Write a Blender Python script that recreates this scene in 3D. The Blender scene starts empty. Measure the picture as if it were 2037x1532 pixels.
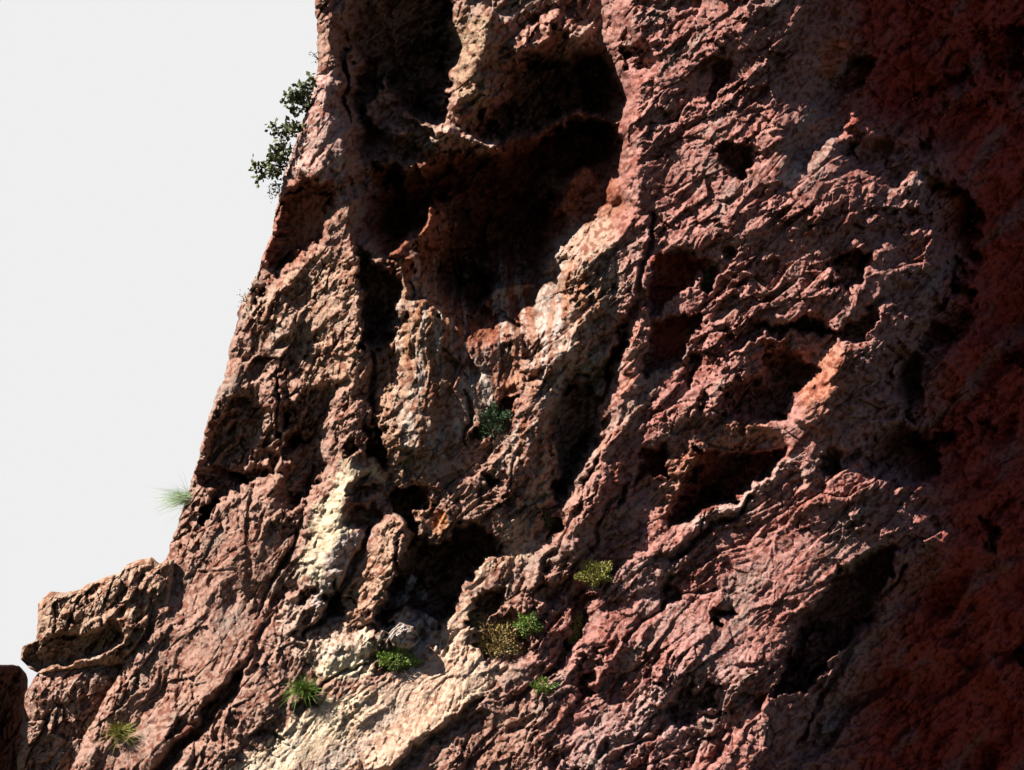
import bpy, math, random
import numpy as np
from mathutils import Vector

# ------------------------------------------------------------------ camera
scn = bpy.context.scene
PITCH = math.radians(22.0)
CAM = np.array((0.0, 0.0, 1.7))
F_PX = 4085.0                       # focal length in photo pixels (photo 2037 x 1532)
CX, CY = 1018.5, 766.0
D0 = 40.0                           # metres from the camera to the cliff face
PX = D0 / F_PX                      # metres per photo pixel at the face
RIGHT = np.array((1.0, 0.0, 0.0))
FWD = np.array((0.0, math.cos(PITCH), math.sin(PITCH)))
UP = np.array((0.0, -math.sin(PITCH), math.cos(PITCH)))

cam_data = bpy.data.cameras.new("camera")
cam = bpy.data.objects.new("camera", cam_data)
scn.collection.objects.link(cam)
cam.location = CAM
cam.rotation_euler = (math.pi / 2 + PITCH, 0, 0)
cam_data.sensor_width = 36.0
cam_data.lens = 36.0 * F_PX / 2037.0
cam_data.clip_end = 6000
scn.camera = cam

# ------------------------------------------------------------------ light
L_CAM = np.array((-0.60, 0.74, 0.25))
L_CAM = L_CAM / np.linalg.norm(L_CAM)
L_W = L_CAM[0] * RIGHT + L_CAM[1] * UP - L_CAM[2] * FWD
sun_elev = math.asin(L_W[2])
sun_azim = math.atan2(L_W[0], L_W[1])        # clockwise from +Y

sun_data = bpy.data.lights.new("sun", 'SUN')
sun_data.energy = 5.0
sun_data.angle = math.radians(0.5)
sun_data.color = (1.0, 0.93, 0.84)
sun = bpy.data.objects.new("sun", sun_data)
scn.collection.objects.link(sun)
sun.rotation_euler = Vector(L_W).to_track_quat('Z', 'Y').to_euler()

world = bpy.data.worlds.new("World")
scn.world = world
world.use_nodes = True
nt = world.node_tree
nt.nodes.clear()
wo = nt.nodes.new("ShaderNodeOutputWorld")
bg_sky = nt.nodes.new("ShaderNodeBackground")
sky = nt.nodes.new("ShaderNodeTexSky")
sky.sky_type = 'NISHITA'
sky.sun_disc = False
sky.sun_elevation = sun_elev
sky.sun_rotation = sun_azim
nt.links.new(sky.outputs[0], bg_sky.inputs[0])
sky.altitude = 2500; sky.air_density = 0.3; sky.dust_density = 0.3   # clear dry mountain air
bg_sky.inputs[1].default_value = 0.05
# a bank of bright white cloud behind the cliff, fixed in the world's own directions
bg_cloud = nt.nodes.new("ShaderNodeBackground")
bg_cloud.inputs[0].default_value = (1, 1, 1, 1)
bg_cloud.inputs[1].default_value = 0.306
tc = nt.nodes.new("ShaderNodeTexCoord")
dot = nt.nodes.new("ShaderNodeVectorMath"); dot.operation = 'DOT_PRODUCT'
dv = Vector((-0.16, 0.90, 0.40)).normalized()
dot.inputs[1].default_value = dv
nt.links.new(tc.outputs['Generated'], dot.inputs[0])
mr = nt.nodes.new("ShaderNodeMapRange"); mr.interpolation_type = 'SMOOTHSTEP'
mr.inputs[1].default_value = 0.78; mr.inputs[2].default_value = 0.90
nt.links.new(dot.outputs['Value'], mr.inputs[0])
mix = nt.nodes.new("ShaderNodeMixShader")
nt.links.new(mr.outputs[0], mix.inputs[0])
nt.links.new(bg_sky.outputs[0], mix.inputs[1])
nt.links.new(bg_cloud.outputs[0], mix.inputs[2])
nt.links.new(mix.outputs[0], wo.inputs[0])

scn.view_settings.view_transform = 'Standard'
scn.view_settings.look = 'None'
scn.view_settings.gamma = 1.0
scn.view_settings.exposure = 1.5
scn.cycles.max_bounces = 4
scn.cycles.diffuse_bounces = 1

# ------------------------------------------------------------------ helpers
def world_pts(X, Y, H):
    """photo pixel (X, Y) at height H (pixels, towards the camera) -> world points"""
    depth = D0 - H * PX
    a = (X - CX) / F_PX
    b = (CY - Y) / F_PX
    return (CAM + (FWD + a[..., None] * RIGHT + b[..., None] * UP) * depth[..., None])

def wpt(x, y, h):
    return world_pts(np.array([float(x)]), np.array([float(y)]), np.array([float(h)]))[0]

def sm(t):
    t = np.clip(t, 0, 1)
    return t * t * (3 - 2 * t)

_rng = np.random.RandomState(7)
_perm = _rng.permutation(4096).astype(np.int64)
_ang = _rng.rand(4096) * 2 * np.pi
_gx, _gy = np.cos(_ang).astype(np.float32), np.sin(_ang).astype(np.float32)
_r1 = _rng.rand(4096).astype(np.float32)
_r2 = _rng.rand(4096).astype(np.float32)
_r3 = _rng.rand(4096).astype(np.float32)
_r4 = _rng.rand(4096).astype(np.float32)
_r5 = _rng.rand(4096).astype(np.float32)

def _hash(i, j, seed):
    return _perm[(_perm[(i + seed * 131) & 4095] + j + seed * 57) & 4095]

def perlin(x, y, seed=0):
    xi = np.floor(x).astype(np.int64); yi = np.floor(y).astype(np.int64)
    fx = (x - xi).astype(np.float32); fy = (y - yi).astype(np.float32)
    u = fx * fx * fx * (fx * (fx * 6 - 15) + 10)
    v = fy * fy * fy * (fy * (fy * 6 - 15) + 10)
    def g(i, j, dx, dy):
        k = _hash(i, j, seed)
        return _gx[k] * dx + _gy[k] * dy
    n00 = g(xi, yi, fx, fy); n10 = g(xi + 1, yi, fx - 1, fy)
    n01 = g(xi, yi + 1, fx, fy - 1); n11 = g(xi + 1, yi + 1, fx - 1, fy - 1)
    a = n00 + u * (n10 - n00); b = n01 + u * (n11 - n01)
    return (a + v * (b - a)) * 1.4

def fbm(x, y, octv=4, seed=0, gain=0.5):
    s = 0; a = 1.0; f = 1.0
    for o in range(octv):
        s = s + a * perlin(x * f, y * f, seed + o)
        a *= gain; f *= 2.03
    return s

def facets(x, y, seed, tilt):
    """broken-rock facets: every Voronoi cell is a randomly tilted plane"""
    xi = np.floor(x).astype(np.int64); yi = np.floor(y).astype(np.int64)
    best = np.full(x.shape, 9e9, np.float32); second = best.copy()
    out = np.zeros(x.shape, np.float32); cell = out.copy()
    for di in (-1, 0, 1):
        for dj in (-1, 0, 1):
            k = _hash(xi + di, yi + dj, seed)
            px = (xi + di) + _r1[k]; py = (yi + dj) + _r2[k]
            dx = (x - px).astype(np.float32); dy = (y - py).astype(np.float32)
            d = dx * dx + dy * dy
            val = (_r3[k] - .5) * 2 * tilt * dx + (_r4[k] - .5) * 2 * tilt * dy + (_r5[k] - .5)
            m = d < best
            second = np.where(m, best, np.minimum(second, d))
            out = np.where(m, val, out); cell = np.where(m, _r3[(k * 7 + 3) & 4095], cell)
            best = np.where(m, d, best)
    edge = np.sqrt(second) - np.sqrt(best)
    return out, edge, cell

def rot(X, Y, deg):
    """coordinates along (u) and across (v) a streak direction rising to the right by deg"""
    c, s = math.cos(math.radians(deg)), math.sin(math.radians(deg))
    return X * c - Y * s, X * s + Y * c

def poly_sd(x, y, poly):
    """signed distance to a closed polygon, positive inside"""
    d = np.full(x.shape, 1e12); inside = np.zeros(x.shape, bool)
    n = len(poly)
    for i in range(n):
        x0, y0 = poly[i]; x1, y1 = poly[(i + 1) % n]
        ex, ey = x1 - x0, y1 - y0
        t = np.clip(((x - x0) * ex + (y - y0) * ey) / (ex * ex + ey * ey + 1e-9), 0, 1)
        dx, dy = x - x0 - t * ex, y - y0 - t * ey
        d = np.minimum(d, dx * dx + dy * dy)
        if y0 != y1:
            c = ((y0 > y) != (y1 > y)) & (x < ex * (y - y0) / ey + x0)
            inside ^= c
    d = np.sqrt(d)
    return np.where(inside, d, -d)

def line_sd(x, y, pts):
    """distance to a polyline, side (+ right of its direction on the picture), and position along 0..1"""
    best = np.full(x.shape, 1e12); side = np.zeros(x.shape); along = np.zeros(x.shape)
    L = [0.0]
    for i in range(len(pts) - 1):
        L.append(L[-1] + math.hypot(pts[i + 1][0] - pts[i][0], pts[i + 1][1] - pts[i][1]))
    for i in range(len(pts) - 1):
        x0, y0 = pts[i]; x1, y1 = pts[i + 1]
        ex, ey = x1 - x0, y1 - y0
        t = np.clip(((x - x0) * ex + (y - y0) * ey) / (ex * ex + ey * ey), 0, 1)
        dx, dy = x - x0 - t * ex, y - y0 - t * ey
        d = dx * dx + dy * dy
        s = np.sign(ex * (y - y0) - ey * (x - x0))
        m = d < best
        best = np.where(m, d, best); side = np.where(m, s, side)
        along = np.where(m, (L[i] + t * (L[i + 1] - L[i])) / L[-1], along)
    return np.sqrt(best), side, along

def window(X, Y, pts, margin):
    xs = [p[0] for p in pts]; ys = [p[1] for p in pts]
    return np.nonzero((X > min(xs) - margin) & (X < max(xs) + margin) &
                      (Y > min(ys) - margin) & (Y < max(ys) + margin))

# ------------------------------------------------------------------ the shape of the cliff, in photo pixels
EDGE = [(-300, 612), (0, 624), (29, 629), (120, 636), (160, 630), (235, 603), (320, 575), (390, 556), (440, 545),
        (520, 521), (575, 500), (605, 480), (650, 470), (715, 455), (775, 435), (820, 420), (870, 405),
        (930, 390), (970, 380), (1010, 361), (1060, 346), (1110, 330), (1135, 318), (1180, 292), (1240, 268),
        (1300, 250), (1340, 234), (1420, 192), (1532, 140), (1900, 20)]
def edge_x(y):
    return np.interp(y, [e[0] for e in EDGE], [e[1] for e in EDGE])

# hollows: outline, depth, width of the wall
PITS = [
    ([(745,335),(800,330),(850,345),(870,318),(930,300),(1000,296),(1080,285),(1090,258),(1130,240),(1180,238),
      (1215,255),(1232,300),(1230,345),(1160,335),(1105,370),(1095,450),(1090,520),(1060,540),(1000,545),(975,590),(940,615),
      (890,600),(850,545),(880,500),(905,450),(865,400),(830,450),(790,480),(745,470),(735,400)], 210, 45),
    ([(705,480),(740,520),(790,540),(795,620),(775,680),(740,690),(724,700),(720,620),(714,560)], 120, 14),
    ([(690,-260),(895,-260),(897,120),(890,200),(870,240),(840,250),(800,215),(770,160),(745,200),(722,230),
      (702,200),(722,120),(690,90)], 50, 24),
    ([(1010,105),(1060,95),(1130,110),(1200,110),(1225,190),(1200,222),(1160,212),(1130,232),(1080,255),(1000,270),
      (930,275),(960,235),(1000,190)], 95, 22),
    ([(1030,110),(1065,100),(1080,130),(1050,145)], 35, 10),
    ([(1140,130),(1200,120),(1218,170),(1170,190)], 45, 12),
    ([(570,385),(600,360),(650,358),(665,380),(667,420),(640,470),(600,520),(560,540),(515,585),(500,592),(522,530),(545,475)], 85, 12),
    ([(395,905),(440,925),(500,945),(482,985),(430,1000),(410,1045),(402,1030),(416,980),(398,962)], 60, 8),
    ([(425,800),(520,770),(550,850),(560,940),(500,962),(400,915)], 10, 22),
    ([(570,800),(640,750),(690,765),(645,850),(640,950),(600,1000),(560,1000),(555,900)], 14, 22),
    ([(722,850),(745,840),(758,870),(768,930),(745,915),(725,900)], 50, 6),
    ([(686,880),(700,862),(706,900),(690,915)], 25, 5),
    ([(905,1045),(935,1035),(965,1045),(990,1080),(995,1110),(950,1125),(930,1155),(900,1200),(880,1248),(850,1240),
      (825,1215),(800,1205),(770,1240),(758,1218),(785,1150),(790,1090),(810,1060),(800,1030),(775,990),(800,965),
      (830,960),(852,1000),(830,1020),(828,1060),(860,1090),(890,1075)], 125, 12),
    ([(640,1195),(665,1160),(695,1200),(690,1220),(650,1215)], 30, 8),
    ([(586,1195),(600,1172),(628,1170),(632,1188),(612,1205),(592,1206)], 20, 6),
    ([(1422,285),(1500,283),(1502,330),(1484,362),(1455,350),(1430,315)], 62, 8),
    ([(1235,95),(1290,90),(1288,140),(1245,145)], 30, 12),
    ([(1310,505),(1360,498),(1397,518),(1402,545),(1360,570),(1330,602),(1295,628),(1278,602),(1300,550)], 48, 8),
    ([(1400,530),(1425,535),(1420,582),(1405,584),(1388,562)], 40, 6),
    ([(1435,500),(1455,490),(1466,508),(1440,520)], 25, 5),
    ([(1300,642),(1340,628),(1387,623),(1392,645),(1360,700),(1320,737),(1285,747),(1280,700)], 46, 8),
    ([(1225,660),(1248,645),(1240,700),(1215,755),(1205,740)], 40, 6),
    ([(1440,672),(1470,650),(1560,642),(1640,638),(1652,660),(1600,666),(1530,662),(1490,682),(1458,695)], 34, 7),
    ([(1520,695),(1560,690),(1590,715),(1625,735),(1605,770),(1565,800),(1562,832),(1500,832),(1440,826),(1445,770),
      (1460,755),(1510,750)], 75, 12),
    ([(1650,662),(1690,640),(1742,612),(1742,640),(1712,682),(1670,686)], 50, 8),
    ([(1640,520),(1690,495),(1732,508),(1716,560),(1690,582),(1650,572),(1665,550)], 48, 10),
    ([(1630,900),(1650,888),(1674,900),(1676,930),(1652,948),(1632,935)], 46, 7),
    ([(1278,892),(1320,880),(1332,900),(1330,945),(1290,955),(1262,962),(1270,920)], 50, 10),
    ([(1385,895),(1440,902),(1562,893),(1562,912),(1505,958),(1482,985),(1420,1010),(1332,1047),(1325,1030),(1345,985)], 72, 9),
    ([(1778,1090),(1740,1098),(1675,1135),(1635,1185),(1595,1235),(1580,1285),(1525,1388),(1605,1370),(1655,1310),
      (1705,1255),(1745,1195),(1772,1135)], 190, 14),
    ([(1838,345),(1900,362),(1950,420),(1945,520),(1895,580),(1862,480)], 125, 20),
    ([(1930,560),(1950,620),(1890,690),(1830,690),(1850,610),(1885,570)], 115, 16),
    ([(1770,690),(1850,700),(1830,760),(1815,840),(1772,745)], 115, 16),
    ([(1725,880),(1780,850),(1865,880),(1872,945),(1785,957),(1722,930)], 120, 18),
    ([(1660,165),(1690,110),(1740,120),(1710,180),(1675,190)], 50, 14),
    ([(1930,60),(2037,40),(2037,150),(1960,150)], 60, 16), ([(1830,170),(1920,130),(1935,170),(1850,195)], 50, 12),
    ([(1945,195),(1985,185),(1990,205),(1950,215)], 40, 8), ([(1825,262),(1860,270),(1850,305),(1828,300)], 40, 8),
    ([(1985,680),(2040,670),(2040,730),(1995,730)], 45, 10), ([(1945,1030),(1980,1050),(1985,1095),(1955,1085)], 40, 8),
    ([(1970,1290),(2040,1280),(2040,1320),(1985,1330)], 45, 10), ([(1855,870),(1900,850),(1910,880),(1870,895)], 40, 8),
    ([(1950,840),(1985,850),(1980,880),(1955,880)], 40, 8),
    ([(1390,1360),(1432,1370),(1420,1400),(1380,1430),(1340,1442),(1318,1410)], 30, 8),
    ([(1140,1350),(1170,1340),(1182,1380),(1155,1392)], 30, 6),
    ([(1150,1190),(1180,1185),(1165,1230),(1140,1295),(1128,1285)], 22, 7),
    ([(938,1215),(960,1180),(1002,1174),(1002,1200),(962,1240),(935,1242)], 42, 7),
    ([(1085,1020),(1115,1035),(1116,1060),(1090,1062)], 30, 6),
    ([(960,940),(985,935),(992,960),(972,970)], 28, 6),
    ([(938,872),(960,830),(1000,795),(1032,788),(1032,820),(990,846),(970,882)], 42, 8),
    ([(1100,800),(1130,760),(1170,750),(1197,800),(1190,870),(1150,940),(1120,992),(1100,1000),(1110,930),(1090,880)], 44, 14),
    ([(1410,1210),(1470,1220),(1440,1240),(1415,1246)], 22, 6),
    ([(1680,275),(1710,268),(1706,312),(1680,312)], 30, 7),
    ([(1410,150),(1450,108),(1462,130),(1430,190),(1415,215),(1403,190)], 30, 8),
    ([(945,620),(985,622),(1045,642),(1040,655),(1000,640),(950,632)], 18, 5),
    ([(800,560),(860,545),(900,610),(950,640),(900,650),(850,610),(810,600)], 45, 25),
    ([(590,1400),(640,1370),(632,1400),(600,1425)], 20, 6),  # hollow added to darken the spot where the tuft's shadow falls
    ([(930,1250),(1000,1215),(1060,1250),(1030,1310),(960,1320)], 12, 20),
    ([(1330,590),(1350,580),(1340,600)], 10, 5),
    ([(1375,800),(1400,780),(1410,810),(1385,822)], 22, 6),
    ([(1480,940),(1500,935),(1490,960)], 10, 5),
    ([(1350,730),(1390,690),(1400,720),(1370,770)], 22, 8),
    ([(1040,740),(1085,735),(1090,765),(1055,770)], 22, 6),
    ([(1160,965),(1190,900),(1200,930),(1175,985)], 18, 7),
    ([(1230,960),(1250,945),(1248,1000),(1232,1010)], 24, 5),
    ([(690,980),(700,955),(735,940),(725,965),(745,975),(700,1000)], 18, 5),
    ([(690,1010),(745,1000),(760,1030),(700,1055)], 16, 8),
    ([(1300,1165),(1350,1160),(1370,1200),(1320,1215)], 14, 10),
    ([(1180,1290),(1210,1280),(1200,1310)], 14, 5),
]
# cracks: line, half width, depth
CRACKS = [
    ([(745,640),(743,760),(746,860)], 5, 22),
    ([(738,1055),(705,1120),(670,1180),(640,1235),(605,1262)], 7, 34),
    ([(1300,430),(1280,520),(1268,600),(1245,660),(1215,750),(1200,800)], 7, 34),
    ([(1500,985),(1480,1010),(1462,1032),(1420,1055),(1380,1080),(1340,1112)], 6, 26),
    ([(480,1345),(430,1400),(380,1465),(300,1540)], 15, 55),
    ([(430,1400),(380,1430),(330,1470)], 7, 20),
    ([(500,1462),(540,1458),(565,1470)], 5, 16),
    ([(555,1200),(490,1310),(480,1345)], 5, 14),
    ([(1010,1400),(1060,1360),(1100,1330)], 4, 14),
    ([(960,1390),(900,1440),(840,1490),(760,1560)], 8, 22),
    ([(590,1405),(640,1365),(730,1320)], 4, 12),
    ([(1180,950),(1150,1020),(1100,1110),(1060,1180)], 6, 20),
    ([(620,930),(600,1040),(560,1130),(500,1230)], 5, 16),
    ([(545,740),(555,860),(545,960)], 5, 18),
    ([(1410,1020),(1400,1060)], 3, 16),
    ([(1455,985),(1410,1000),(1350,1030)], 4, 10),
    ([(1210,1010),(1180,1080),(1110,1170)], 5, 16),
    ([(1800,1130),(1720,1240),(1640,1380),(1590,1480)], 7, 30),
    ([(930,770),(935,840),(930,880)], 4, 14),
    ([(1240,1270),(1330,1200),(1420,1160)], 5, 12),
    ([(1230,1500),(1330,1440),(1440,1420)], 6, 16),
    ([(1500,760),(1470,900),(1410,880)], 4, 8),
]
# ledges: line, height, length of the rising side (left of the line's direction as drawn), width of the drop
LEDGES = [
    ([(640,150),(660,250),(692,350),(692,420),(702,500),(712,560),(720,640),(724,720),(702,775)], 38, 150, 14),
    ([(738,1055),(705,1120),(670,1180),(640,1235)], 18, 60, 6),
    ([(1000,60),(960,180),(870,225)], 30, 80, 16),
    ([(660,350),(560,392)], 20, 90, 10),
    ([(960,1390),(880,1450),(740,1550)], 26, 90, 12),
    ([(480,1345),(380,1460),(290,1540)], 26, 120, 10),
    ([(1040,740),(1120,690),(1230,560)], 20, 70, 10),
    ([(990,290),(850,345),(740,335)], 24, 50, 12),
    ([(560,610),(640,500)], -14, 60, 10),
    ([(1640,180),(1560,330),(1440,470),(1400,520)], 18, 90, 18),
    ([(1300,430),(1280,520),(1268,600),(1215,750)], 22, 70, 8),
    ([(1100,1110),(1180,960),(1200,860)], 22, 70, 12),
    ([(560,740),(545,850),(560,960)], 16, 60, 10),
    ([(430,1165),(330,1330),(260,1420)], 10, 80, 14),
    ([(1260,1250),(1200,1330),(1120,1420),(1060,1540)], 16, 80, 14),
    ([(1460,1180),(1380,1310),(1300,1420)], 16, 90, 14),
]
TURN = [(-330,1619),(80,1609),(200,1606),(260,1616),(330,1654),(450,1716),(550,1742),(620,1746),(690,1734),(780,1699),
        (900,1699),(980,1744),(1050,1766),(1130,1744),(1260,1659),(1400,1564),(1565,1494),(1950,1354)]      # (y, x)
# ribs: crest line, half width, height
RIBS = [
    ([(805,1020),(785,1110),(735,1240)], 38, 62),
    ([(745,332),(790,318),(850,335)], 15, 120),
    ([(800,212),(850,250),(885,282)], 14, 120),
    ([(865,262),(930,284),(1005,287)], 14, 160),
    ([(715,200),(760,250),(800,275)], 14, 100),
    ([(780,40),(800,140),(830,210)], 12, 40),
    ([(1030,250),(1080,200),(1110,140)], 12, 50),
    ([(1228,250),(1218,420),(1168,540),(1112,700),(1072,800),(1032,930),(1000,1080)], 45, 45),
    ([(1290,470),(1275,640),(1250,760),(1210,880),(1180,980),(1110,1120),(1050,1200)], 30, 36),
    ([(822,590),(838,680),(838,780),(812,920)], 50, 60),
    ([(705,700),(695,800),(705,905),(690,990),(668,1080),(630,1170),(570,1290)], 28, 34),
    ([(580,600),(555,700),(545,780),(555,980),(540,1010)], 22, 24),
    ([(640,150),(640,300),(610,360)], 40, 25),
    ([(1400,870),(1360,960),(1310,1060)], 18, 28),
    ([(1460,690),(1520,668),(1580,668),(1600,700)], 12, 24),
    ([(1440,770),(1470,745),(1510,745)], 10, 18),
    ([(970,645),(1010,655),(1045,692)], 9, 42),
    ([(1700,700),(1650,760),(1600,850)], 45, 36),
    ([(700,470),(712,560),(722,700)], 20, 24),
    ([(985,20),(945,120),(950,190),(880,225)], 38, 90),
    ([(868,415),(840,465),(805,500),(850,522)], 20, 190),
    ([(1560,905),(1480,985),(1400,1030),(1340,1080),(1250,1150)], 20, 30),
    ([(735,400),(720,300),(700,240)], 20, 40),
    ([(790,260),(870,292),(940,300),(1000,292)], 12, 40),
    ([(770,190),(830,240),(860,262)], 14, 30),
    ([(1180,80),(1100,50),(1040,90),(1010,150)], 20, 120),
    ([(1080,270),(1130,225),(1180,222),(1222,245)], 12, 110),
    ([(760,1262),(700,1290),(640,1310)], 30, 20),
    ([(500,640),(640,500),(670,440)], 20, 22),
    ([(330,1160),(300,1260),(230,1400),(160,1540)], 26, 22),
    ([(520,1000),(480,1080),(430,1180),(380,1290)], 30, 16),
]
# smooth zones (polygon, roughness factor)
SMOOTH = [
    ([(1000,1110),(950,1135),(890,1230),(840,1310),(700,1400),(480,1540),(760,1540),(900,1430),(1000,1330),(935,1270),(935,1190)], 0.33),
    ([(700,915),(740,925),(690,1000),(720,1070),(650,1180),(590,1160),(620,1030),(665,950)], 0.35),
    ([(620,1300),(720,1265),(745,1300),(700,1335),(640,1320)], 0.4),
    ([(1300,642),(1340,628),(1387,623),(1392,645),(1360,700),(1320,737),(1285,747),(1280,700)], 0.25),
    ([(1310,505),(1360,498),(1397,518),(1360,570),(1300,550)], 0.3),
    ([(560,385),(600,360),(665,380),(640,470),(560,540),(500,592)], 0.5),
    ([(610,140),(665,140),(690,350),(570,350)], 0.4),
    ([(780,620),(880,620),(900,800),(840,900),(780,880)], 0.6),
    ([(1270,700),(1285,740),(1230,900),(1200,1000),(1230,780)], 0.55),
    ([(900,60),(1000,60),(980,200),(900,220)], 0.6),
    ([(330,1120),(540,1000),(560,1180),(480,1340),(330,1540),(200,1540)], 0.62),
    ([(1340,1130),(1560,930),(1760,1000),(1600,1200),(1350,1350)], 0.8),
]

def overhang(x, y, poly, k, soft):
    """how far an undercut has receded: it deepens towards the lower right and ends in a wall"""
    p0 = min(.63 * p[0] + .77 * p[1] for p in poly)
    p = np.maximum(0, .63 * x + .77 * y - p0)
    return k * p * sm((poly_sd(x, y, poly) + .4 * soft) / soft)

# undercut facets: outline, slope, softness of the rim
FACETS = [
    ([(1890,360),(2200,330),(2200,720),(1960,660),(1930,520)], 0.9, 60),
    ([(690,-260),(1222,-260),(1240,100),(1240,410),(1200,470),(1120,500),(1085,630),(960,660),(890,620),(790,505),(735,470),(712,330),(688,200)], 0.36, 85),
    ([(690,-260),(905,-260),(900,110),(895,200),(860,250),(800,230),(745,300),(720,330),(690,250),(680,100)], 0.25, 40),
    ([(655,-260),(700,-260),(690,120),(690,250),(682,160),(662,100)], 0.35, 16),
    ([(1010,105),(1060,95),(1130,110),(1210,100),(1240,200),(1215,260),(1130,240),(1080,265),(1000,280),(925,275),(960,235),(1000,190)], 0.5, 30),
    ([(735,150),(830,210),(860,270),(820,320),(745,335),(715,300),(720,220)], 0.25, 40),
    ([(420,800),(520,770),(550,850),(560,940),(500,975),(400,915)], 0.33, 40),
    ([(570,800),(640,750),(690,765),(645,850),(645,950),(600,1010),(555,1000),(552,900)], 0.33, 40),
    ([(850,640),(960,630),(1050,690),(1060,740),(1000,760),(900,740)], 0.14, 30),
    ([(1090,770),(1130,750),(1180,745),(1200,800),(1195,880),(1150,950),(1115,1005),(1095,1000),(1100,930)], 0.2, 30),
    ([(690,985),(745,975),(790,1000),(760,1050),(700,1060),(680,1020)], 0.3, 14),
    ([(1430,640),(1640,630),(1660,680),(1640,760),(1570,840),(1430,835),(1450,760),(1520,700)], 0.3, 30),
    ([(1250,80),(1310,90),(1290,160),(1240,200),(1225,150)], 0.4, 20),
    ([(1540,130),(1660,-100),(1680,260),(1600,330),(1560,280)], 0.25, 40),
    ([(1260,870),(1480,830),(1570,890),(1480,990),(1330,1050),(1270,1000)], 0.2, 30),
    ([(1290,1440),(1440,1370),(1480,1440),(1400,1540),(1250,1560)], 0.3, 30),
    ([(1100,1180),(1190,1160),(1180,1260),(1120,1330),(1100,1290)], 0.25, 24),
    ([(480,640),(540,660),(560,740),(500,750),(470,720)], 0.18, 24),
    ([(600,560),(700,590),(715,700),(650,760),(590,700)], 0.10, 30),
    ([(640,560),(610,500),(660,440),(700,470),(705,540)], 0.1, 24),
    ([(640,1195),(665,1160),(700,1200),(690,1230),(650,1240)], 0.3, 20),
]

def base_h(X, Y):
    h = -0.24 * (CY - Y)
    h = h + np.where(Y > 1180, 0.20 * (Y - 1180), 0)             # the foot of the face runs out into a ramp
    q = X - 695 + 0.3 * np.maximum(0, Y - 720)
    h = h + 48 * np.exp(-(q / np.where(q < 0, 150, 420)) ** 2)
    return h

def rock_texture(X, Y):
    # ---- rock texture: streaks follow the bedding, steep on the left, flatter on the right
    wl = sm((760 - X) / 180)                                       # left buttress
    wr = sm((X - 1180) / 200) * sm((1250 - Y) / 300 + 0.3)         # right, upper
    wa = sm(1 - np.hypot((X - 900) / 210, (Y - 620) / 330) ** 2)   # alcove: drips run down
    wm = np.clip(1 - wl - wr - wa, 0, 1)
    tot = wl + wr + wa + wm
    tex = np.zeros(X.shape)
    for wgt, deg, sd0 in ((wl, 58, 100), (wm, 47, 200), (wr, 37, 300), (wa, 82, 400)):
        m = np.nonzero(wgt > 0.003)
        x, y = X[m], Y[m]
        wxx = 14 * fbm(x / 130, y / 130, 2, sd0 + 50); wyy = 14 * fbm(x / 110, y / 110, 2, sd0 + 60)
        u, v = rot(x + wxx, y + wyy, deg)
        t = 10 * perlin(u / 300, v / 110, sd0)
        zone = sm(0.5 + 1.3 * perlin(x / 95, y / 80, sd0 + 14))      # where the rock is shattered, and where it stays whole
        zone2 = sm(0.5 + 1.3 * perlin(x / 60, y / 60, sd0 + 15))
        f, e, c = facets(u / 150, v / 52, sd0 + 2, 1.5)
        t += 10.0 * f - 8.0 * np.exp(-(e / 0.045) ** 2) * sm(perlin(u / 160, v / 90, sd0 + 12) * 3)
        f, e, c = facets(u / 54, v / 24, sd0 + 3, 1.8)
        t += (3.0 + 5.0 * zone) * f - 5.0 * np.exp(-(e / 0.06) ** 2) * sm(perlin(u / 90, v / 60, sd0 + 13) * 3)
        t -= 11.0 * sm(e / 0.16) * (c > 0.87)                        # blocks fallen out
        f, e, c = facets(u / 23, v / 12.5, sd0 + 4, 1.8)
        t += (1.5 + 3.2 * zone2) * f
        t -= 9.0 * sm(e / 0.2) * (c > 0.82) * (0.3 + 0.7 * zone)
        f, e, c = facets(u / 11.5, v / 7.6, sd0 + 10, 1.8)
        t += (1.2 + 1.6 * zone) * f
        t -= 6.0 * sm(e / 0.25) * (c > 0.78) * (0.35 + 0.65 * zone2)
        t += 0.9 * perlin(u / 21, v / 9, sd0 + 5) + 0.8 * perlin(u / 8.5, v / 5.5, sd0 + 6)
        n = perlin(u / 80, v / 36, sd0 + 8)
        t -= 16.0 * sm((n - 0.40) / 0.2)
        tex[m] += t * (wgt / tot)[m]
    return tex + 0.8 * perlin(X / 4.3, Y / 4.3, 91)

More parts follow.
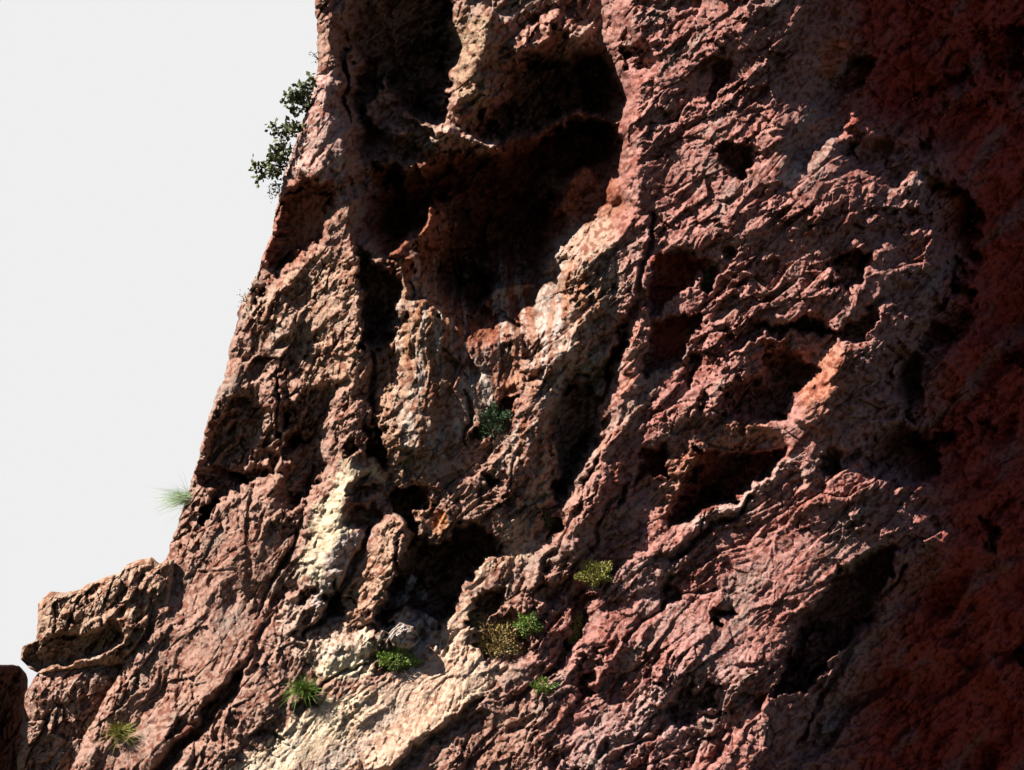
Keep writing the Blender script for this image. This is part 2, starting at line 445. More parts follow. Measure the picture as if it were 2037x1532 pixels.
def cliff_height(X, Y):
    X = X.astype(np.float64); Y = Y.astype(np.float64)
    h = base_h(X, Y)
    wx = 12 * fbm(X / 60, Y / 60, 3, 11); wy = 12 * fbm(X / 60, Y / 60, 3, 21)
    Xw, Yw = X + wx, Y + wy
    Xv = Xw + 9 * fbm(X / 24, Y / 24, 3, 13); Yv = Yw + 9 * fbm(X / 22, Y / 22, 3, 17)
    rough = np.ones(X.shape)
    for poly, f in SMOOTH:
        ix = window(X, Y, poly, 40)
        sd = poly_sd(Xw[ix], Yw[ix], poly)
        k = sm((sd + 25) / 50)
        rough[ix] = rough[ix] * (1 - k) + np.minimum(rough[ix], f) * k
    # turning away on the right
    sd = Xw - np.interp(Yw, [t[0] for t in TURN], [t[1] for t in TURN])
    h = h - 1.32 * (np.sqrt(sd * sd + 50 ** 2) + sd) * .5
    kT = sm((sd + 40) / 160)
    for poly, k, soft in FACETS:
        ix = window(X, Y, poly, soft + 30)
        h[ix] -= overhang(Xw[ix], Yw[ix], poly, k, soft)
    for poly, depth, w in PITS:
        ix = window(X, Y, poly, 40)
        sd = poly_sd(Xv[ix], Yv[ix], poly)
        w = w * (0.6 + 2.4 * sm(0.5 + perlin(X[ix] / 70, Y[ix] / 70, 19)))
        rough[ix] = np.maximum(rough[ix], np.where(rough[ix] > .6, 2.1 * sm(sd / 12), 0))
        h[ix] -= (1.35 if depth < 66 else 0.9) * depth * sm((sd + 0.35 * w) / w) + 0.3 * np.minimum(np.maximum(0, sd), depth) \
            + overhang(Xv[ix], Yv[ix], poly, 0.55, w * 0.8)
    for pts, w, depth in CRACKS:
        ix = window(X, Y, pts, w * 4)
        d, s, a = line_sd(Xw[ix], Yw[ix], pts)
        ww = w * (0.35 + 0.65 * np.sin(np.pi * np.clip(a, 0.02, 0.98)) ** 0.5)
        h[ix] -= 1.6 * depth * np.exp(-(d / ww) ** 2)
    for pts, H, La, w in LEDGES:
        ix = window(X, Y, pts, La + 20)
        d, s, a = line_sd(Xw[ix], Yw[ix], pts)
        fade = sm(a / 0.12) * sm((1 - a) / 0.12)
        sgn = d * s                      # + on the right of the drawn direction
        prof = np.where(sgn > 0, sm(1 - d / La), sm(1 - d / w))
        h[ix] += H * prof * fade
    for pts, w, H in RIBS:
        ix = window(X, Y, pts, w * 3)
        d, sd_, a = line_sd(Xv[ix], Yv[ix], pts)
        ends = sm(a / 0.15 + .25) * sm((1 - a) / 0.15 + .25)
        h[ix] += H * np.exp(-(d / w) ** 2) * ends
    tex = rock_texture(X, Y)
    rough = rough * (0.45 + 0.85 * sm(fbm(X / 170, Y / 130, 2, 560) + 0.5))
    h = h + 1.25 * tex * rough
    h = h + 22 * fbm(X / 260, Y / 260, 2, 500) + kT * (30 * fbm(X / 120, Y / 80, 3, 520) + 10 * fbm(rot(X, Y, 40)[0] / 70, rot(X, Y, 40)[1] / 26, 3, 540))
    u, v = rot(X + 20 * perlin(X / 90, Y / 90, 551), Y, 40)
    h = h - kT * (60 * sm((perlin(u / 150, v / 85, 552) - 0.18) / 0.3) + 14 * sm((perlin(u / 34, v / 20, 553) - 0.2) / 0.25))
    return h

# ------------------------------------------------------------------ rock colour: stone tones, plus reds that put shade into the colour
STONE_AND_SHADE = [   # polygon, colour, softness, amount
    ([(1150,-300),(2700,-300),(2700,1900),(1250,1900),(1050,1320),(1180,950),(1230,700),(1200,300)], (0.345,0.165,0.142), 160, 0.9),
    ([(1660,-300),(2700,-300),(2700,1900),(1590,1900),(1740,1300),(1880,1050),(1830,880),(1900,600),(1880,300),(1700,240)], (0.36,0.04,0.02), 130, 0.95),  # deep red of the shaded right side, shade put into the colour
    ([(740,320),(870,310),(1230,230),(1240,420),(1100,620),(960,700),(800,620),(730,450)], (0.25,0.085,0.045), 50, 0.9),  # alcove red, rock tone with the shade's red put into it
    ([(780,560),(870,560),(900,640),(890,760),(840,900),(860,1090),(800,1000),(760,900),(750,700)], (0.35,0.21,0.135), 40, 0.85),
    ([(1080,480),(1210,420),(1240,560),(1180,760),(1080,860),(1060,700)], (0.42,0.29,0.22), 40, 0.8),
    ([(1085,560),(1110,560),(1118,660),(1090,740),(1065,720),(1080,640)], (0.42,0.37,0.35), 22, 0.7),
    ([(795,740),(815,740),(835,860),(815,905),(800,880)], (0.42,0.39,0.35), 12, 0.7),
    ([(700,912),(745,925),(770,960),(710,950),(685,1000),(700,1060),(655,1145),(610,1165),(588,1145),(625,1030),(665,950)], (0.56,0.46,0.32), 22, 0.95),
    ([(600,1300),(660,1262),(735,1250),(755,1300),(720,1350),(640,1345)], (0.64,0.55,0.39), 26, 0.95),
    ([(1000,1108),(950,1135),(890,1230),(840,1310),(700,1400),(480,1540),(760,1560),(900,1430),(1000,1330),(935,1270),(935,1190)], (0.58,0.41,0.30), 40, 0.9),
    ([(500,1500),(620,1400),(760,1360),(720,1440),(560,1545),(380,1600)], (0.60,0.48,0.34), 34, 0.9),
    ([(820,1455),(900,1390),(985,1345),(900,1420),(820,1475)], (0.60,0.47,0.34), 12, 0.8),
    ([(990,1080),(1060,960),(1080,820),(1120,800),(1110,940),(1040,1110),(960,1150)], (0.45,0.33,0.24), 25, 0.8),
    ([(560,1210),(620,1180),(660,1250),(700,1240),(740,1290),(620,1330),(540,1290)], (0.42,0.30,0.24), 20, 0.7),
    ([(890,30),(1000,30),(980,190),(930,215),(895,170)], (0.34,0.24,0.16), 25, 0.8),
    ([(1000,20),(1200,20),(1180,90),(1040,110)], (0.42,0.25,0.20), 25, 0.7),
    ([(860,240),(1000,285),(960,305),(850,300)], (0.46,0.32,0.26), 15, 0.8),
    ([(628,140),(668,140),(692,350),(660,360),(565,355),(600,240)], (0.42,0.28,0.245), 16, 0.9),
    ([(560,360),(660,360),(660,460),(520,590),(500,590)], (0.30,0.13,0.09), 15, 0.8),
    ([(1640,70),(1690,70),(1670,150),(1640,150)], (0.45,0.12,0.05), 30, 0.8),
    ([(1255,640),(1285,640),(1290,750),(1260,850),(1220,960),(1210,900),(1240,760)], (0.45,0.21,0.155), 25, 0.8),
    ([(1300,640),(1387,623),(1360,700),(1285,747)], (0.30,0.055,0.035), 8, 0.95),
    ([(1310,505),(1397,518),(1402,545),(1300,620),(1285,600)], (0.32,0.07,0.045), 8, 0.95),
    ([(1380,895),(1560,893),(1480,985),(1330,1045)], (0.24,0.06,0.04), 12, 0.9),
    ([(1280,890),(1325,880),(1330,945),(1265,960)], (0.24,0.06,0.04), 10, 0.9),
    ([(1330,900),(1380,880),(1400,850),(1500,830),(1560,870),(1400,900),(1350,1000),(1300,1050),(1310,980)], (0.36,0.18,0.12), 25, 0.7),
    ([(1560,690),(1690,690),(1680,800),(1600,820)], (0.40,0.17,0.10), 30, 0.7),
    ([(1350,1040),(1480,985),(1560,910),(1600,905),(1500,1000),(1400,1060)], (0.44,0.30,0.26), 12, 0.8),
    ([(1540,360),(1590,330),(1605,345),(1550,385)], (0.46,0.39,0.40), 12, 0.7),
    ([(865,1030),(890,1020),(885,1075),(860,1085)], (0.50,0.19,0.05), 10, 0.8),
    ([(770,1240),(860,1200),(880,1240),(840,1290),(760,1290)], (0.42,0.38,0.35), 15, 0.8),
    ([(730,1090),(790,1010),(810,1040),(780,1180),(720,1250),(650,1240),(680,1180)], (0.40,0.26,0.18), 20, 0.8),
    ([(680,1060),(730,1060),(640,1215),(620,1200)], (0.44,0.37,0.34), 10, 0.8),
    ([(470,610),(640,490),(715,520),(720,760),(620,780),(560,700)], (0.38,0.245,0.175), 30, 0.8),
    ([(1150,1130),(1330,1120),(1380,1300),(1200,1420),(1080,1540),(1300,1540),(1480,1300)], (0.36,0.235,0.215), 90, 0.8),
]
def stone_colour(X, Y, base=None):
    wx = 14 * fbm(X / 45, Y / 45, 3, 31); wy = 14 * fbm(X / 45, Y / 45, 3, 41)
    Xw, Yw = X + wx, Y + wy
    c = np.empty(X.shape + (3,)); c[...] = (0.32, 0.192, 0.148)
    if base is not None: c[...] = base
    for poly, col, soft, amt in (STONE_AND_SHADE if base is None else []):
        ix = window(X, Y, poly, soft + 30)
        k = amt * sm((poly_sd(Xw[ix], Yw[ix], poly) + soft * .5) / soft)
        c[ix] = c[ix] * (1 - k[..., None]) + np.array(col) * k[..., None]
    # water stains running down the wall under the overhang
    wst = sm((X - 760) / 60) * sm((1235 - X) / 60) * sm((Y - 430) / 120) * sm((960 - Y) / 120)
    if base is None:
        st = fbm((X + 8 * perlin(X / 70, Y / 70, 83)) / 17, Y / 170, 3, 81)
        kg = (wst * sm((st - 0.12) / 0.3) * 0.75)[..., None]; ko = (wst * sm((-st - 0.12) / 0.3) * 0.7)[..., None]
        c = c * (1 - kg) + kg * np.array((0.42, 0.36, 0.31)); c = c * (1 - ko) + ko * np.array((0.30, 0.14, 0.075))
    u, v = rot(X, Y, 48)
    g = np.clip(fbm(u / 190, v / 60, 4, 71) * 0.9, -1, 1)          # greyer and yellower beds
    gr = sm((g - 0.15) / 0.5)[..., None] * 0.45
    lum = c.mean(-1, keepdims=True)
    c = c * (1 - gr) + gr * lum * np.array((1.12, 1.0, 0.86))
    rd = (sm((-g - 0.15) / 0.5) * (0.18 + 0.35 * sm((X - 700) / 500)))[..., None]
    c = c * (1 - rd * np.array((0.12, 0.38, 0.45)))
    u, v = rot(X + 5 * perlin(X / 30, Y / 30, 76), Y + 5 * perlin(X / 30, Y / 30, 77), 45)
    sp = fbm(u / 13, v / 8.5, 3, 75) + 0.35 * fbm(u / 80, v / 40, 2, 78)          # iron-brown mottling in the stone
    k = (sm((sp + 0.05) / 0.5) * 0.9)[..., None] * (1 - 0.45 * sm((c.mean(-1, keepdims=True) - 0.33) / 0.12))
    c = c * (1 - k) * 1.15 + k * c * np.array((0.56, 0.33, 0.27))
    return np.clip(c * 0.62, 0.005, 0.8)

# ------------------------------------------------------------------ materials
def rock_material(name):
    m = bpy.data.materials.new(name); m.use_nodes = True
    n = m.node_tree; b = n.nodes["Principled BSDF"]
    b.inputs['Roughness'].default_value = 0.92
    b.inputs['Specular IOR Level'].default_value = 0.15
    at = n.nodes.new("ShaderNodeAttribute"); at.attribute_name = "stone"
    t = n.nodes.new("ShaderNodeTexCoord")
    no = n.nodes.new("ShaderNodeTexNoise"); no.inputs['Scale'].default_value = 9.0
    no.inputs['Detail'].default_value = 8; no.inputs['Roughness'].default_value = 0.7
    n.links.new(t.outputs['Object'], no.inputs['Vector'])
    r = n.nodes.new("ShaderNodeMapRange")
    r.inputs[1].default_value = 0.3; r.inputs[2].default_value = 0.7
    r.inputs[3].default_value = 0.6; r.inputs[4].default_value = 1.35
    n.links.new(no.outputs['Fac'], r.inputs[0])
    mx = n.nodes.new("ShaderNodeVectorMath"); mx.operation = 'SCALE'
    n.links.new(at.outputs['Color'], mx.inputs[0]); n.links.new(r.outputs[0], mx.inputs['Scale'])
    n.links.new(mx.outputs[0], b.inputs['Base Color'])
    n2 = n.nodes.new("ShaderNodeTexNoise"); n2.inputs['Scale'].default_value = 28.0
    n2.inputs['Detail'].default_value = 6
    n.links.new(t.outputs['Object'], n2.inputs['Vector'])
    bp = n.nodes.new("ShaderNodeBump"); bp.inputs['Strength'].default_value = 0.7
    bp.inputs['Distance'].default_value = 0.03
    n.links.new(n2.outputs['Fac'], bp.inputs['Height'])
    n.links.new(bp.outputs[0], b.inputs['Normal'])
    return m

def leaf_material(name, col, col2):
    m = bpy.data.materials.new(name); m.use_nodes = True
    n = m.node_tree; b = n.nodes["Principled BSDF"]
    b.inputs['Roughness'].default_value = 0.6
    t = n.nodes.new("ShaderNodeTexCoord")
    no = n.nodes.new("ShaderNodeTexNoise"); no.inputs['Scale'].default_value = 14.0
    n.links.new(t.outputs['Object'], no.inputs['Vector'])
    rp = n.nodes.new("ShaderNodeValToRGB")
    rp.color_ramp.elements[0].position = 0.35; rp.color_ramp.elements[1].position = 0.65
    rp.color_ramp.elements[0].color = (*col, 1); rp.color_ramp.elements[1].color = (*col2, 1)
    n.links.new(no.outputs['Fac'], rp.inputs[0]); n.links.new(rp.outputs[0], b.inputs['Base Color'])
    return m

ROCK = rock_material("rock")
M_FIG = leaf_material("olive_leaf", (0.035, 0.045, 0.012), (0.085, 0.095, 0.025))
M_GREEN = leaf_material("green_leaf", (0.06, 0.12, 0.015), (0.19, 0.27, 0.04))
M_YELLOW = leaf_material("yellow_leaf", (0.15, 0.15, 0.025), (0.26, 0.24, 0.05))
M_PALE = leaf_material("pale_grass", (0.30, 0.42, 0.22), (0.44, 0.55, 0.34))
M_BROWN = leaf_material("dry_leaf", (0.22, 0.12, 0.045), (0.24, 0.20, 0.06))
M_DARKLEAF = leaf_material("dark_leaf", (0.014, 0.036, 0.012), (0.032, 0.065, 0.02))
M_GREY = leaf_material("grey_leaf", (0.10, 0.12, 0.10), (0.19, 0.20, 0.18))
M_TWIG = leaf_material("twig", (0.07, 0.05, 0.035), (0.14, 0.10, 0.07))

# ------------------------------------------------------------------ mesh from arrays
def mesh_object(name, verts, faces, material, colours=None, parent=None):
    me = bpy.data.meshes.new(name)
    verts = np.asarray(verts, np.float32)
    faces = np.asarray(faces, np.int32)
    k = faces.shape[1]
    me.vertices.add(len(verts)); me.vertices.foreach_set("co", verts.ravel())
    me.loops.add(faces.size); me.loops.foreach_set("vertex_index", faces.ravel())
    me.polygons.add(len(faces)); me.polygons.foreach_set("loop_start", np.arange(0, faces.size, k, dtype=np.int32))
    me.update(calc_edges=True)
    if colours is not None:
        at = me.color_attributes.new("stone", 'FLOAT_COLOR', 'POINT')
        rgba = np.ones((len(verts), 4), np.float32); rgba[:, :3] = colours.reshape(-1, 3)
        at.data.foreach_set("color", rgba.ravel())
    me.materials.append(material)
    o = bpy.data.objects.new(name, me)
    scn.collection.objects.link(o)
    if parent is not None:
        o.parent = parent
    return o

def grid_faces(nr, nc, wrap=False):
    i = np.arange(nr - 1)[:, None]; j = np.arange(nc if wrap else nc - 1)[None, :]
    a = i * nc + j; b = i * nc + (j + 1) % nc
    return np.stack([a, a + nc, b + nc, b], -1).reshape(-1, 4)

def tag(o, label=None, cat=None, group=None, kind=None):
    if label: o['label'] = label
    if cat: o['category'] = cat
    if group: o['group'] = group
    if kind: o['kind'] = kind
    return o

# ------------------------------------------------------------------ the cliff
NR, NC, NB = 1120, 1180, 90
rows = np.linspace(-230, 1790, NR)
ex = edge_x(rows) + 5 * fbm(rows / 55, rows * 0 + 3.3, 3, 801) + 2.2 * fbm(rows / 9, rows * 0 + 1.7, 2, 811)
u = np.linspace(0, 1, NC) ** 1.03
Xg = ex[:, None] + (2330 - ex)[:, None] * u[None, :]
Yg = np.repeat(rows[:, None], NC, 1)
Hg = cliff_height(Xg, Yg)
dist = (Xg - ex[:, None])
R = 34.0
Hg = Hg - 44 * (1 - np.sqrt(np.clip(1 - (1 - np.clip(dist / R, 0, 1)) ** 2, 0, 1)))
# the far side of the edge, running back into the hill
tb = np.linspace(1, 0, NB, endpoint=False)
tt = np.repeat(tb[None, :], NR, 0); yy = np.repeat(rows[:, None], NB, 1)
Xb = ex[:, None] + 70 * tt + np.minimum(1, tt * 8) * (14 * np.maximum(-1, fbm(tt * 9, yy / 60, 3, 820)) + 7 * facets(tt * 18, yy / 26, 830, 1.5)[0] + 14)
Hb = Hg[:, :1] - 520 * tb[None, :] ** 1.3
Xa = np.concatenate([Xb, Xg], 1); Ya = np.concatenate([np.repeat(rows[:, None], NB, 1), Yg], 1)
Ha = np.concatenate([Hb, Hg], 1)
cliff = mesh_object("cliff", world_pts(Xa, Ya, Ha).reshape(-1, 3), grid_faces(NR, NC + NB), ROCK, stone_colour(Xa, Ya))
tag(cliff, kind='structure')

def surf(x, y):
    """height of the finished cliff at a photo pixel"""
    r = int(np.clip(round((y + 230) / 2020 * (NR - 1)), 0, NR - 1))
    c = int(np.argmin(np.abs(Xg[r] - x)))
    return float(Hg[max(r - 2, 0):r + 3, max(c - 2, 0):c + 3].mean())

# ------------------------------------------------------------------ loose blocks and boulders
def rock(name, outline, H0, thick, label, cat, col, seed, rings=110, segs=420, pits=(), cracks=(), power=2.6, tex=1.0, group=None, slope=(0, 0)):
    """a closed block: front and back shells over an outline, broken into facets"""
    o = np.array(outline, float)
    cl = np.vstack([o, o[:1]])
    seg = np.hypot(*(cl[1:] - cl[:-1]).T); L = np.concatenate([[0], np.cumsum(seg)])
    t = np.linspace(0, L[-1], segs, endpoint=False)
    ox = np.interp(t, L, cl[:, 0]); oy = np.interp(t, L, cl[:, 1])
    c = o.mean(0)
    r = np.sin(np.linspace(0, np.pi / 2, rings)) ** 1.0
    size = math.sqrt(np.ptp(o[:, 0]) * np.ptp(o[:, 1]))
    shells = []
    for sgn in (1, -1):
        X = c[0] + (ox - c[0])[None, :] * r[:, None]; Y = c[1] + (oy - c[1])[None, :] * r[:, None]
        jit = r[:, None] * 0.02 * size
        X = X + jit * fbm(X / (size * .2), Y / (size * .2), 3, seed); Y = Y + jit * fbm(X / (size * .2), Y / (size * .2), 3, seed + 5)
        H = sgn * thick * (1 - r[:, None] ** power) ** (1 / 2.0) * np.ones((1, segs))
        if sgn > 0:
            T = 1.25 * rock_texture(X, Y) + 0.04 * size * facets(rot(X, Y, 30)[0] / (size * .4), rot(X, Y, 30)[1] / (size * .25), seed, 1.0)[0]
            H = H + T * tex * np.clip((1 - r[:, None]) * 5, 0, 1)
            H = H + slope[0] * (X - c[0]) + slope[1] * (Y - c[1])
            for poly, depth, w in pits:
                Xv = X + 7 * fbm(X / 30, Y / 30, 3, seed + 11); Yv = Y + 7 * fbm(X / 30, Y / 30, 3, seed + 14)
                H = H - depth * sm((poly_sd(Xv, Yv, poly) + .35 * w) / w) - overhang(Xv, Yv, poly, 0.6, w)
            for pts, w, depth in cracks:
                H = H - depth * np.exp(-(line_sd(X, Y, pts)[0] / w) ** 2)
        else:
            H = H + slope[0] * (X - c[0]) + slope[1] * (Y - c[1])
        shells.append((X, Y, H0 + H))
    X = np.concatenate([shells[0][0], shells[1][0][::-1][1:]]); Y = np.concatenate([shells[0][1], shells[1][1][::-1][1:]])
    H = np.concatenate([shells[0][2], shells[1][2][::-1][1:]])
    cc = stone_colour(X, Y, col)
    W = world_pts(X, Y, H)
    org = wpt(c[0], c[1], H0)
    ob = mesh_object(name, (W - org).reshape(-1, 3), grid_faces(X.shape[0], segs, True), ROCK, cc)
    ob.location = org
    return tag(ob, label, cat, group)

hL = surf(300, 1220)
rock("boulder", [(345,1115),(318,1122),(300,1110),(255,1120),(238,1138),(200,1153),(150,1172),(98,1176),(79,1198),(76,1238),(66,1274),(43,1288),
                 (42,1310),(58,1328),(90,1336),(150,1330),(240,1320),(300,1330),(340,1250)],
     hL - 50, 70, "overhanging brown block jutting out of the lower left skyline", "boulder", (0.37, 0.245, 0.175), 900,
     pits=[([(58,1285),(100,1262),(170,1262),(225,1235),(250,1262),(225,1292),(140,1318),(70,1335),(40,1315)], 40, 14),
           ([(225,1190),(240,1182),(236,1200)], 6, 8)],
     slope=(0.15, 0.1))
rock("rock_slab", [(98,1326),(160,1318),(242,1308),(246,1330),(226,1372),(200,1440),(175,1500),(150,1570),(90,1600),(40,1580),(36,1500),(44,1440),(50,1380),(62,1350)],
     hL - 75, 60, "pinkish slab below the overhanging block, split from the face by a dark crack", "boulder", (0.33, 0.21, 0.165), 930, power=4.5,
     cracks=[([(100,1345),(150,1400),(160,1480)], 3, 8)])
rock("boulder", [(-60,1312),(0,1320),(38,1326),(54,1342),(52,1400),(48,1470),(60,1560),(-60,1640),(-160,1560),(-150,1380)],
     hL - 190, 60, "dark reddish rock in the bottom left corner, half cut by the slab beside it", "boulder", (0.10, 0.045, 0.035), 960, slope=(-1.7, -1.0), power=3)
# pale stones wedged in the bottom of the central cave
for i, (pts, hh, th, lab, c) in enumerate([
        ([(770,1262),(795,1238),(822,1246),(836,1272),(815,1292),(780,1290)], 22, 30, "largest pale grey stone wedged at the mouth of the central cave", (0.37,0.34,0.315)),
        ([(826,1236),(846,1220),(872,1236),(868,1262),(842,1272)], 16, 26, "grey stone against the pale ramp, right of the largest wedged stone", (0.40,0.36,0.33)),
        ([(742,1268),(760,1250),(776,1262),(772,1290),(748,1292)], 8, 16, "small buff stone left of the largest wedged stone in the cave mouth", (0.42,0.36,0.30)),
        ([(806,1160),(818,1142),(830,1150),(822,1172),(808,1178)], 95, 18, "whitish stone standing upright in the dark of the central cave", (0.50,0.49,0.50)),
        ([(786,1188),(806,1172),(816,1190),(800,1212),(782,1214)], 90, 18, "grey stone just below the upright whitish one in the cave", (0.36,0.36,0.38)),
        ([(828,1180),(846,1172),(852,1190),(836,1202)], 90, 16, "small round grey stone right of the upright whitish one in the cave", (0.36,0.36,0.34))]):
    cx = sum(p[0] for p in pts) / len(pts); cy = sum(p[1] for p in pts) / len(pts)
    rock("stone", pts, surf(cx, cy) + hh, th, lab, "stone", c, 1000 + 20 * i, rings=40, segs=110, tex=1.0, group="pale stones in the central cave")

# ------------------------------------------------------------------ plants
RND = random.Random(4)
def cam_vec(x, y, z):
    """x right, y up, z towards the camera, in metres"""
    return x * RIGHT + y * UP - z * FWD

class Soup:
    def __init__(s): s.v = []; s.f = []
    def quad(s, a, b, c, d):
        n = len(s.v); s.v += [a, b, c, d]; s.f.append((n, n + 1, n + 2, n + 3))
    def leaf(s, p, ln, wd, d=None):
        """a leaf of two halves folded along its rib"""
        d = d if d is not None else np.array([RND.gauss(0, 1) for _ in range(3)])
        d = d / np.linalg.norm(d)
        q = np.array([RND.gauss(0, 1) for _ in range(3)]); q = np.cross(d, q); q /= np.linalg.norm(q)
        nrm = np.cross(d, q)
        tip = p + d * ln; mid = p + d * ln * .5
        s.quad(p, mid + q * wd * .5 + nrm * wd * .15, tip, mid)
        s.quad(p, mid, tip, mid - q * wd * .5 + nrm * wd * .15)
    def blade(s, p, d, ln, wd, droop):
        d = d / np.linalg.norm(d)
        q = np.cross(d, np.array([RND.gauss(0, 1) for _ in range(3)])); q /= np.linalg.norm(q)
        prev = p; pw = wd
        for k in range(1, 5):
            t = k / 4
            nx = p + d * ln * t + np.array((0, 0, -1)) * droop * ln * t * t
            nw = wd * (1 - t * .92)
            s.quad(prev - q * pw / 2, prev + q * pw / 2, nx + q * nw / 2, nx - q * nw / 2)
            prev, pw = nx, nw
    def tube(s, pts, r0, r1, n=5):
        rings = []
        for i, p in enumerate(pts):
            a = pts[max(i - 1, 0)]; b = pts[min(i + 1, len(pts) - 1)]
            d = b - a; d = d / (np.linalg.norm(d) + 1e-9)
            q = np.cross(d, np.array((.3, .5, .8))); q /= np.linalg.norm(q); w = np.cross(d, q)
            r = r0 + (r1 - r0) * i / (len(pts) - 1)
            base = len(s.v)
            for k in range(n):
                t = 2 * math.pi * k / n
                s.v.append(p + r * (math.cos(t) * q + math.sin(t) * w))
            rings.append(base)
        for a, b in zip(rings[:-1], rings[1:]):
            for k in range(n):
                s.f.append((a + k, a + (k + 1) % n, b + (k + 1) % n, b + k))
    def build(s, name, mat, parent):
        return mesh_object(name, np.array(s.v), s.f, mat, parent=parent)

def plant_root(name, pos, label, cat, group=None):
    e = bpy.data.objects.new(name, None); scn.collection.objects.link(e)
    e.location = pos; e.empty_display_size = .1
    return tag(e, label, cat, group)

def rndvec(s): return np.array([RND.gauss(0, s) for _ in range(3)])

def leafy(name, x, y, h, clumps, label, mat, leaf=.11, per=46, spread=.13, group=None, cat="shrub"):
    """woody plant: branches from the root at (x, y) to clumps of leaves at photo pixels"""
    root = wpt(x, y, h)
    e = plant_root(name, root, label, cat, group)
    br, lv = Soup(), Soup()
    for (cx, cy, k) in clumps:
        end = wpt(cx, cy, h + RND.uniform(-8, 14)) - root
        mid = end * .5 + cam_vec(0, RND.uniform(-.05, .02), RND.uniform(-.03, .06))
        br.tube([np.zeros(3), mid * .5 + rndvec(.012), mid, end * .8 + rndvec(.012), end], .012, .004)
        for _ in range(int(per * k)):
            p = end + rndvec(spread * .5 * (0.6 + 0.4 * k))
            lv.leaf(p, leaf * RND.uniform(.7, 1.3), leaf * RND.uniform(.6, .95))
    br.build("branches", M_TWIG, e); lv.build("leaves", mat, e)
    return e

def tuft(name, x, y, h, r, n, label, mat, wd=.008, up=1.0, side=0.0, droop=.35, group=None, cat="grass tuft", twig=None, squash=1.0):
    root = wpt(x, y, h)
    e = plant_root(name, root, label, cat, group)
    s = Soup()
    for _ in range(n):
        d = cam_vec(RND.gauss(side, .75), RND.gauss(up, .5) * squash, abs(RND.gauss(.5, .45)))
        s.blade(rndvec(r * .10), d, r * RND.uniform(.55, 1.15), wd * RND.uniform(.7, 1.3), droop * RND.uniform(.5, 1.4))
    s.build("blades", mat, e)
    if twig:
        t = Soup()
        for _ in range(8):
            d = cam_vec(RND.gauss(side, .6), RND.gauss(up, .4) * squash, abs(RND.gauss(.4, .3))); d /= np.linalg.norm(d)
            t.tube([rndvec(.01), d * r * .4 + rndvec(.02), d * r * .8 + rndvec(.03)], .006, .002)
        t.build("stems", M_TWIG, e)
    return e

def cushion(name, x, y, h, rx, ry, n, label, mat, leaf=.035, group=None, cat="plant"):
    """low cushion of small leaves on short stems"""
    root = wpt(x, y, h)
    e = plant_root(name, root, label, cat, group)
    s, t = Soup(), Soup()
    for i in range(n):
        a = RND.uniform(0, 2 * math.pi); rr = math.sqrt(RND.random())
        lump = 0.75 + 0.35 * math.sin(3 * a + x) * math.sin(2 * a + y)
        px, py = rx * rr * math.cos(a) * lump, ry * rr * math.sin(a) * lump
        pz = (1 - rr * rr) * .5 * (rx + ry) * .8 * RND.uniform(.4, 1.1)
        p = cam_vec(px, py, pz)
        s.leaf(p, leaf * RND.uniform(.6, 1.5), leaf * RND.uniform(.35, .7), cam_vec(px * 3 + RND.gauss(0, .3), .5 + py * 3 + RND.gauss(0, .4), .4 + RND.gauss(0, .3)))
        if i % 14 == 0:
            t.tube([np.zeros(3), p * .5 + cam_vec(0, -.01, .01), p], .006, .002)
    s.build("leaves", mat, e); t.build("stems", M_TWIG, e)
    return e

SK = "leafy shrubs on the upper skyline edge"
def he(y): return surf(edge_x(y) + 14, y) - 8
leafy("cliff_shrub", 616, 205, he(205), [(603,186,1.2),(590,196,1),(577,190,.8),(600,170,.5),(588,222,.5),(618,160,.6),(614,215,.7),(606,206,.8),(610,182,.8),(570,202,.4)],
      "olive green shrub highest on the skyline edge, its leaves in loose sprays", M_FIG, group=SK)
leafy("cliff_shrub", 598, 262, he(262), [(590,252,1),(575,256,.9),(545,252,.5),(556,276,.4),(568,264,.6),(548,262,.3)],
      "thin olive shrub reaching left from the edge, between two denser shrubs", M_FIG, group=SK)
leafy("cliff_shrub", 572, 330, he(330), [(566,296,.8),(552,300,1.2),(545,318,1.3),(530,325,1),(508,330,.7),(516,350,.6),(548,340,1),(560,316,1),(534,342,.5)],
      "largest dark olive shrub leaning out over the skyline edge", M_FIG, group=SK)
leafy("cliff_shrub", 556, 382, he(382), [(549,372,.7),(541,388,.6),(553,366,.5),(538,374,.3)],
      "small grey green sprig just below the largest skyline shrub", M_GREY, leaf=.05, group=SK)
leafy("cliff_shrub", 634, 118, he(118), [(625,108,.6),(617,104,.4),(628,120,.5)],
      "tiny grey sprig near the top of the skyline edge", M_GREY, leaf=.045, per=10, group=SK)
leafy("cliff_shrub", 490, 600, he(600), [(481,588,.6),(488,580,.5),(478,600,.4)],
      "tiny dark sprig halfway down the skyline edge, left of the pale ridge", M_DARKLEAF, leaf=.045, per=10, group=SK)
tuft("grass_tuft", 374, 992, he(992), .62, 300, "feathery pale green tuft sticking out from the skyline edge against the sky", M_PALE, wd=.007, up=.2, side=-1.5, droop=.2)
GP = "small plants rooted in cracks of the lower cliff"
tuft("grass_tuft", 607, 1376, surf(607, 1376) + 8, .46, 520, "bright green tuft with a dark shadow, on the pale ledge at lower left", M_GREEN, wd=.013, up=.9, side=-.2, group=GP)
cushion("cushion_plant", 778, 1312, surf(778, 1312) + 6, .52, .28, 1500, "wide bright green cushion below the pale wedged stones", M_GREEN, leaf=.05, group=GP)
tuft("grass_tuft", 240, 1462, surf(240, 1462) + 14, .46, 320, "olive tuft in the crack beside the pinkish slab, bottom left", M_YELLOW, wd=.012, up=.8, side=.1, group=GP)
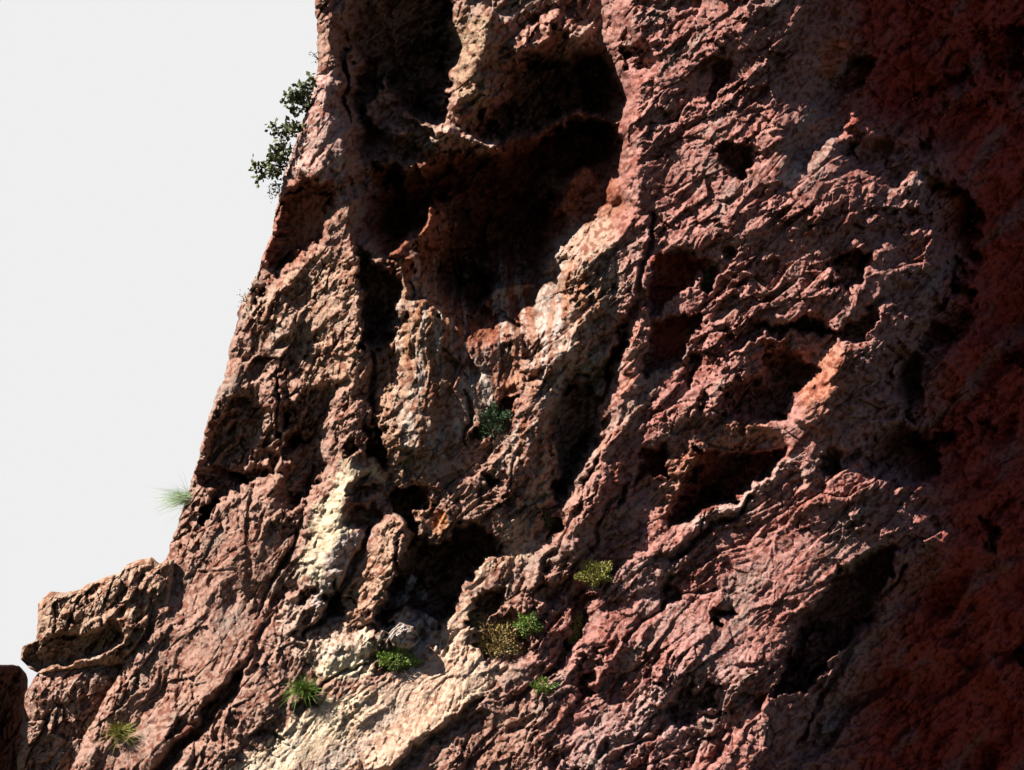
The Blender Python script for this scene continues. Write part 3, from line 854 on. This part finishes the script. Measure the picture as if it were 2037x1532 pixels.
cushion("cushion_plant", 1186, 1144, surf(1186, 1144) + 8, .42, .30, 1500, "yellow green cushion on the pink face right of the central cave", M_YELLOW, leaf=.045, group=GP)
cushion("cushion_plant", 1046, 1240, surf(1046, 1240) + 20, .30, .26, 900, "small fresh green plant above right of the dry brown shrub", M_GREEN, leaf=.045, group=GP)
cushion("dry_shrub", 985, 1282, surf(985, 1282) + 34, .72, .62, 3000, "straggly half dry brown and green shrub right of the pale ramp", M_BROWN, leaf=.05, group=GP, cat="shrub")
cushion("cushion_plant", 1078, 1368, surf(1078, 1368) + 14, .28, .18, 700, "small green plant low in the middle, below the dry brown shrub", M_GREEN, leaf=.045, group=GP)
cushion("cushion_plant", 1142, 1262, surf(1142, 1262) + 20, .22, .42, 700, "dull olive plant in the dark groove under the yellow green cushion", M_YELLOW, leaf=.045, group=GP)
cushion("cushion_plant", 1090, 1032, surf(1084, 1032) + 8, .13, .2, 200, "small olive plant in a pocket above left of the yellow green cushion", M_FIG, leaf=.04, group=GP)
cushion("cushion_plant", 985, 838, surf(985, 838) + 60, .46, .42, 1300, "dark green plant filling the slanting hollow in the middle of the face", M_DARKLEAF, leaf=.06, group=GP)
cushion("cushion_plant", 1406, 556, surf(1406, 556) + 10, .13, .24, 220, "small dark green plant in a notch beside the upper red hollow", M_DARKLEAF, leaf=.05, group=GP)

# ------------------------------------------------------------------ ground at the foot of the cliff
gm = bpy.data.materials.new("dark_ground"); gm.use_nodes = True  # unseen ground, coloured dark to cut bounce light onto the cliff
gb = gm.node_tree.nodes["Principled BSDF"]; gb.inputs['Roughness'].default_value = .95
gn = gm.node_tree.nodes.new("ShaderNodeTexNoise"); gn.inputs['Scale'].default_value = 2.0; gn.inputs['Detail'].default_value = 8
gr = gm.node_tree.nodes.new("ShaderNodeValToRGB")
gr.color_ramp.elements[0].color = (.012, .016, .008, 1); gr.color_ramp.elements[1].color = (.04, .045, .02, 1)
gm.node_tree.links.new(gn.outputs['Fac'], gr.inputs[0]); gm.node_tree.links.new(gr.outputs[0], gb.inputs['Base Color'])
gx, gy = np.meshgrid(np.linspace(-1500, 1500, 80), np.linspace(-1500, 1500, 80))
gz = -0.2 + 0.3 * perlin(gx / 90, gy / 90, 5)
ground = mesh_object("ground", np.stack([gx, gy, gz], -1).reshape(-1, 3), grid_faces(80, 80)[:, ::-1], gm)
tag(ground, kind='structure')
